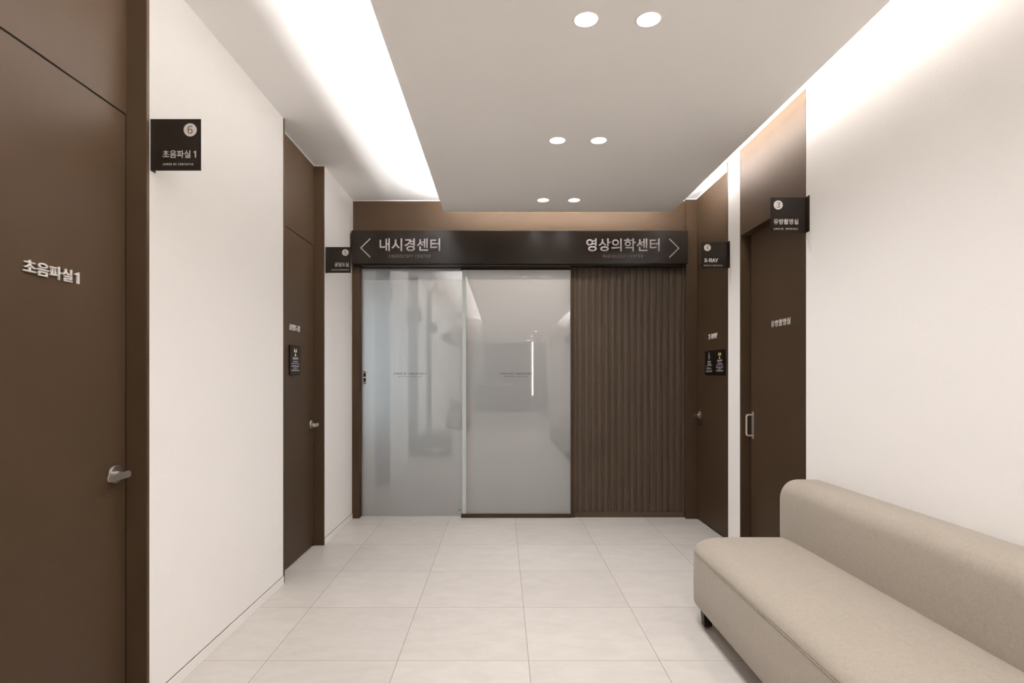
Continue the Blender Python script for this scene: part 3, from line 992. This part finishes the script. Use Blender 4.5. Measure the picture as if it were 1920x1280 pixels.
def make_sofa(y0, y1, label, x0=1.010, xw=XR - 0.006, back=True):
    r = thing('sofa', ((x0 + xw) / 2, (y0 + y1) / 2, 0), label, 'sofa')
    prof = [(0.014, 0.106), (0.004, 0.114), (0, 0.128), (-0.002, 0.23), (0, 0.372), (0.0005, 0.3795)]
    body = cushion(x0, xw - 0.02, y0, y1, prof, 0.150)
    obj('seat_base', body, M['fabric'], r, smooth=True)
    prof = [(0.002, 0.3797), (0.0005, 0.383)] + [(0.001 + i, h) for i, h in q_ell(12, 0.125, 0.383, 0.449)] + [(0.16, 0.454), (0.20, 0.457), (0.26, 0.458)]
    sc = obj('seat_cushion', cushion(x0, xw - 0.02, y0, y1, prof, 0.150), M['fabric'], r, smooth=True)
    # piping along the seam
    loop = rr_loop(x0 - 0.0005, xw - 0.0195, y0 - 0.0005, y1 + 0.0005, 0.150)
    pts = [(u, v, 0.3798) for u, v in loop]
    pts.append(pts[0])
    bm = bmesh.new()
    tube(bm, pts, 0.0017, 8)
    obj('piping', bm, M['fabric'], sc, smooth=True)
    if back:
        # backrest: rounded in elevation, profile through its thickness
        xf, xb = 1.493, xw
        T = xb - xf
        ins = 0.080
        prof = []
        n = 9
        for k in range(n + 1):
            a = PI / 2 * k / n
            prof.append((ins * (1 - math.sin(a)), xf + 0.085 * (1 - math.cos(a))))
        prof += [(0, xf + T * 0.5)]
        for k in range(1, n + 1):
            a = PI / 2 * k / n
            prof.append((0.03 * (1 - math.cos(a)), xb - 0.045 + 0.045 * math.sin(a)))
        prof = [(max(i, 0), x) for i, x in prof]
        # slightly crowned front
        first = prof[0]
        prof = [(0.17, xf - 0.006), (0.12, xf - 0.004)] + prof
        bk = cushion(y0, y1, 0.345, 0.755, prof, 0.10, to3=lambda u, v, h: (h, u, v))
        obj('backrest', bk, M['fabric'], r, smooth=True)
    # tapered square black legs with glides
    ys = [y1 - 0.165, y0 + 0.085]
    if y1 - y0 > 1.2:
        ys.append((y0 + y1) / 2)
    for ly in ys:
        for lx in (x0 + 0.055, xw - 0.10):
            bm = bmesh.new()
            hw, hb_ = 0.027, 0.020
            vs = []
            for hh, w_ in ((0.012, hb_), (0.112, hw)):
                vs.append([bm.verts.new((lx + a * w_, ly + b * w_, hh)) for a, b in ((-1, -1), (1, -1), (1, 1), (-1, 1))])
            bm.faces.new(vs[0]); bm.faces.new(vs[1])
            for i in range(4):
                bm.faces.new([vs[0][i], vs[0][(i + 1) % 4], vs[1][(i + 1) % 4], vs[1][i]])
            lg = obj('leg', bm, M['black'], r, bevel=0.002)
            bm = bmesh.new()
            lathe(bm, [(0, 0), (0.012, 0), (0.013, 0.004), (0.011, 0.0125), (0, 0.0125)], Matrix.Translation(Vector((lx, ly, 0))), 20)
            obj('glide', bm, M['glide'], lg)
    return r
make_sofa(1.00, 3.105, 'long beige fabric sofa with low backrest against the right wall')
make_sofa(-1.50, 0.97, 'second beige sofa further back along the right wall, mirrored in the glass')

# ottoman and low sofa on the left behind the viewer, mirrored in the glass
def make_bench(x0, x1, y0, y1, h, label, name='ottoman', back=False):
    r = thing(name, ((x0 + x1) / 2, (y0 + y1) / 2, 0), label, 'seat')
    prof = [(0.01, 0.13), (0, 0.145), (0, h - 0.09)] + [(i, z) for i, z in q_ell(8, 0.06, h - 0.09, h - 0.01)] + [(0.15, h)]
    obj('seat', cushion(x0, x1, y0, y1, prof, 0.06), M['fabric'], r, smooth=True)
    for lx in (x0 + 0.05, x1 - 0.06):
        for ly in (y0 + 0.06, y1 - 0.06):
            obj('leg', boxes((lx - 0.02, lx + 0.02, ly - 0.02, ly + 0.02, 0, 0.14)), M['black'], r, bevel=0.002)
    if back:
        obj('backrest', boxes((x0, x1, y0, y0 + 0.16, 0.3, 0.70)), M['fabric'], r, bevel=0.05, segs=5)
    return r
make_bench(XL + 0.01, -0.83, 0.55, 1.22, 0.41, 'square beige ottoman by the left wall, mirrored in the glass')
make_bench(-1.34, -0.75, -4.4, -3.5, 0.42, 'beige armchair far behind the viewer, mirrored in the glass', 'armchair', True)

# ------------------------------------------------------------------ lobby behind the viewer, mirrored in the frosted glass
tag(obj('wall_lobby', boxes((XL - 0.2, XL, -12.2, Y_BACK, 0, 2.7), (XR, XR + 0.2, -12.2, Y_BACK, 0, 2.7),
                            (XL - 0.2, XR + 0.2, Y_BACK - 0.1, Y_BACK, 2.62, 3.02), (XL - 0.2, XR + 0.2, -12.4, -12.2, 0, 2.7)), M['wall']), 'cream lobby walls behind the viewer', 'wall', kind='structure')
tag(obj('wall_lobby_end', boxes((-0.70, 1.10, -12.2, -12.17, 0, 2.62)), M['dark_end']), 'dark portal at the far end of the lobby behind the viewer', 'wall', kind='structure')
tag(obj('ceiling_lobby', boxes((-1.6, 1.95, -12.3, Y_BACK - 0.1, 2.62, 2.72)), M['ceil']), 'white lobby ceiling behind the viewer', 'ceiling', kind='structure')
lt = thing('light_column', (1.18, -11.0, 0), 'tall thin glowing light line in the lobby, mirrored in the glass', 'light')
obj('light_housing', boxes((1.13, 1.23, -11.1, -11.02, 0.0, 2.62)), M['white_metal'], lt)
obj('light_diffuser', boxes((1.16, 1.20, -11.02, -11.005, 0.6, 2.6)), M['lens'], lt)
rc = thing('reception_counter', (0.2, -10.8, 0), 'dark reception counter at the far end of the lobby', 'counter')
obj('counter_body', boxes((-0.9, 1.0, -11.1, -10.5, 0.05, 1.0)), M['dark_end'], rc, bevel=0.02)
obj('counter_top', boxes((-0.95, 1.05, -11.15, -10.45, 1.0, 1.04)), M['white_metal'], rc, bevel=0.005)
for lx, ls in ((-0.7, 'left'), (1.0, 'right')):  # downlights added to brighten the lobby behind the viewer
    for ly, ln in ((-6.0, 'first'), (-8.0, 'second'), (-10.0, 'third')):
        make_downlight(lx, ly, '%s added lobby downlight on the %s side behind the viewer, mirrored in the glass' % (ln, ls), 2.617, 50, 0.001)

# ------------------------------------------------------------------ passage behind the frosted glass
tag(obj('wall_passage', boxes((-1.6, -1.45, 5.34, 7.6, 0, 2.6), (0.75, 0.9, 5.34, 7.6, 0, 2.6), (-1.6, 0.9, 7.6, 7.7, 0, 2.6)), M['wall']),
    'pale walls of the passage behind the frosted glass', 'wall', kind='structure')
tag(obj('ceiling_passage', boxes((-1.6, 0.9, 5.34, 7.7, 2.6, 2.7)), M['ceil']), 'ceiling of the passage behind the glass', 'ceiling', kind='structure')
tag(obj('floor_passage', boxes((-1.6, 0.9, 5.3, 7.7, -0.06, 0.0)), M['floor']), 'tiled floor of the passage behind the glass', 'floor', kind='structure')
pl_l = light_obj('passage_daylight', 'AREA', (-1.40, 5.85, 1.45), 42, COOL, None, shape='RECTANGLE', size=1.3, size_y=0.8)
pl_l.rotation_euler = (0, -PI / 2, 0)
pc_l = light_obj('passage_ceiling_light', 'AREA', (0.0, 5.72, 2.58), 30, (1.0, 0.93, 0.88), None, shape='RECTANGLE', size=1.6, size_y=0.3)
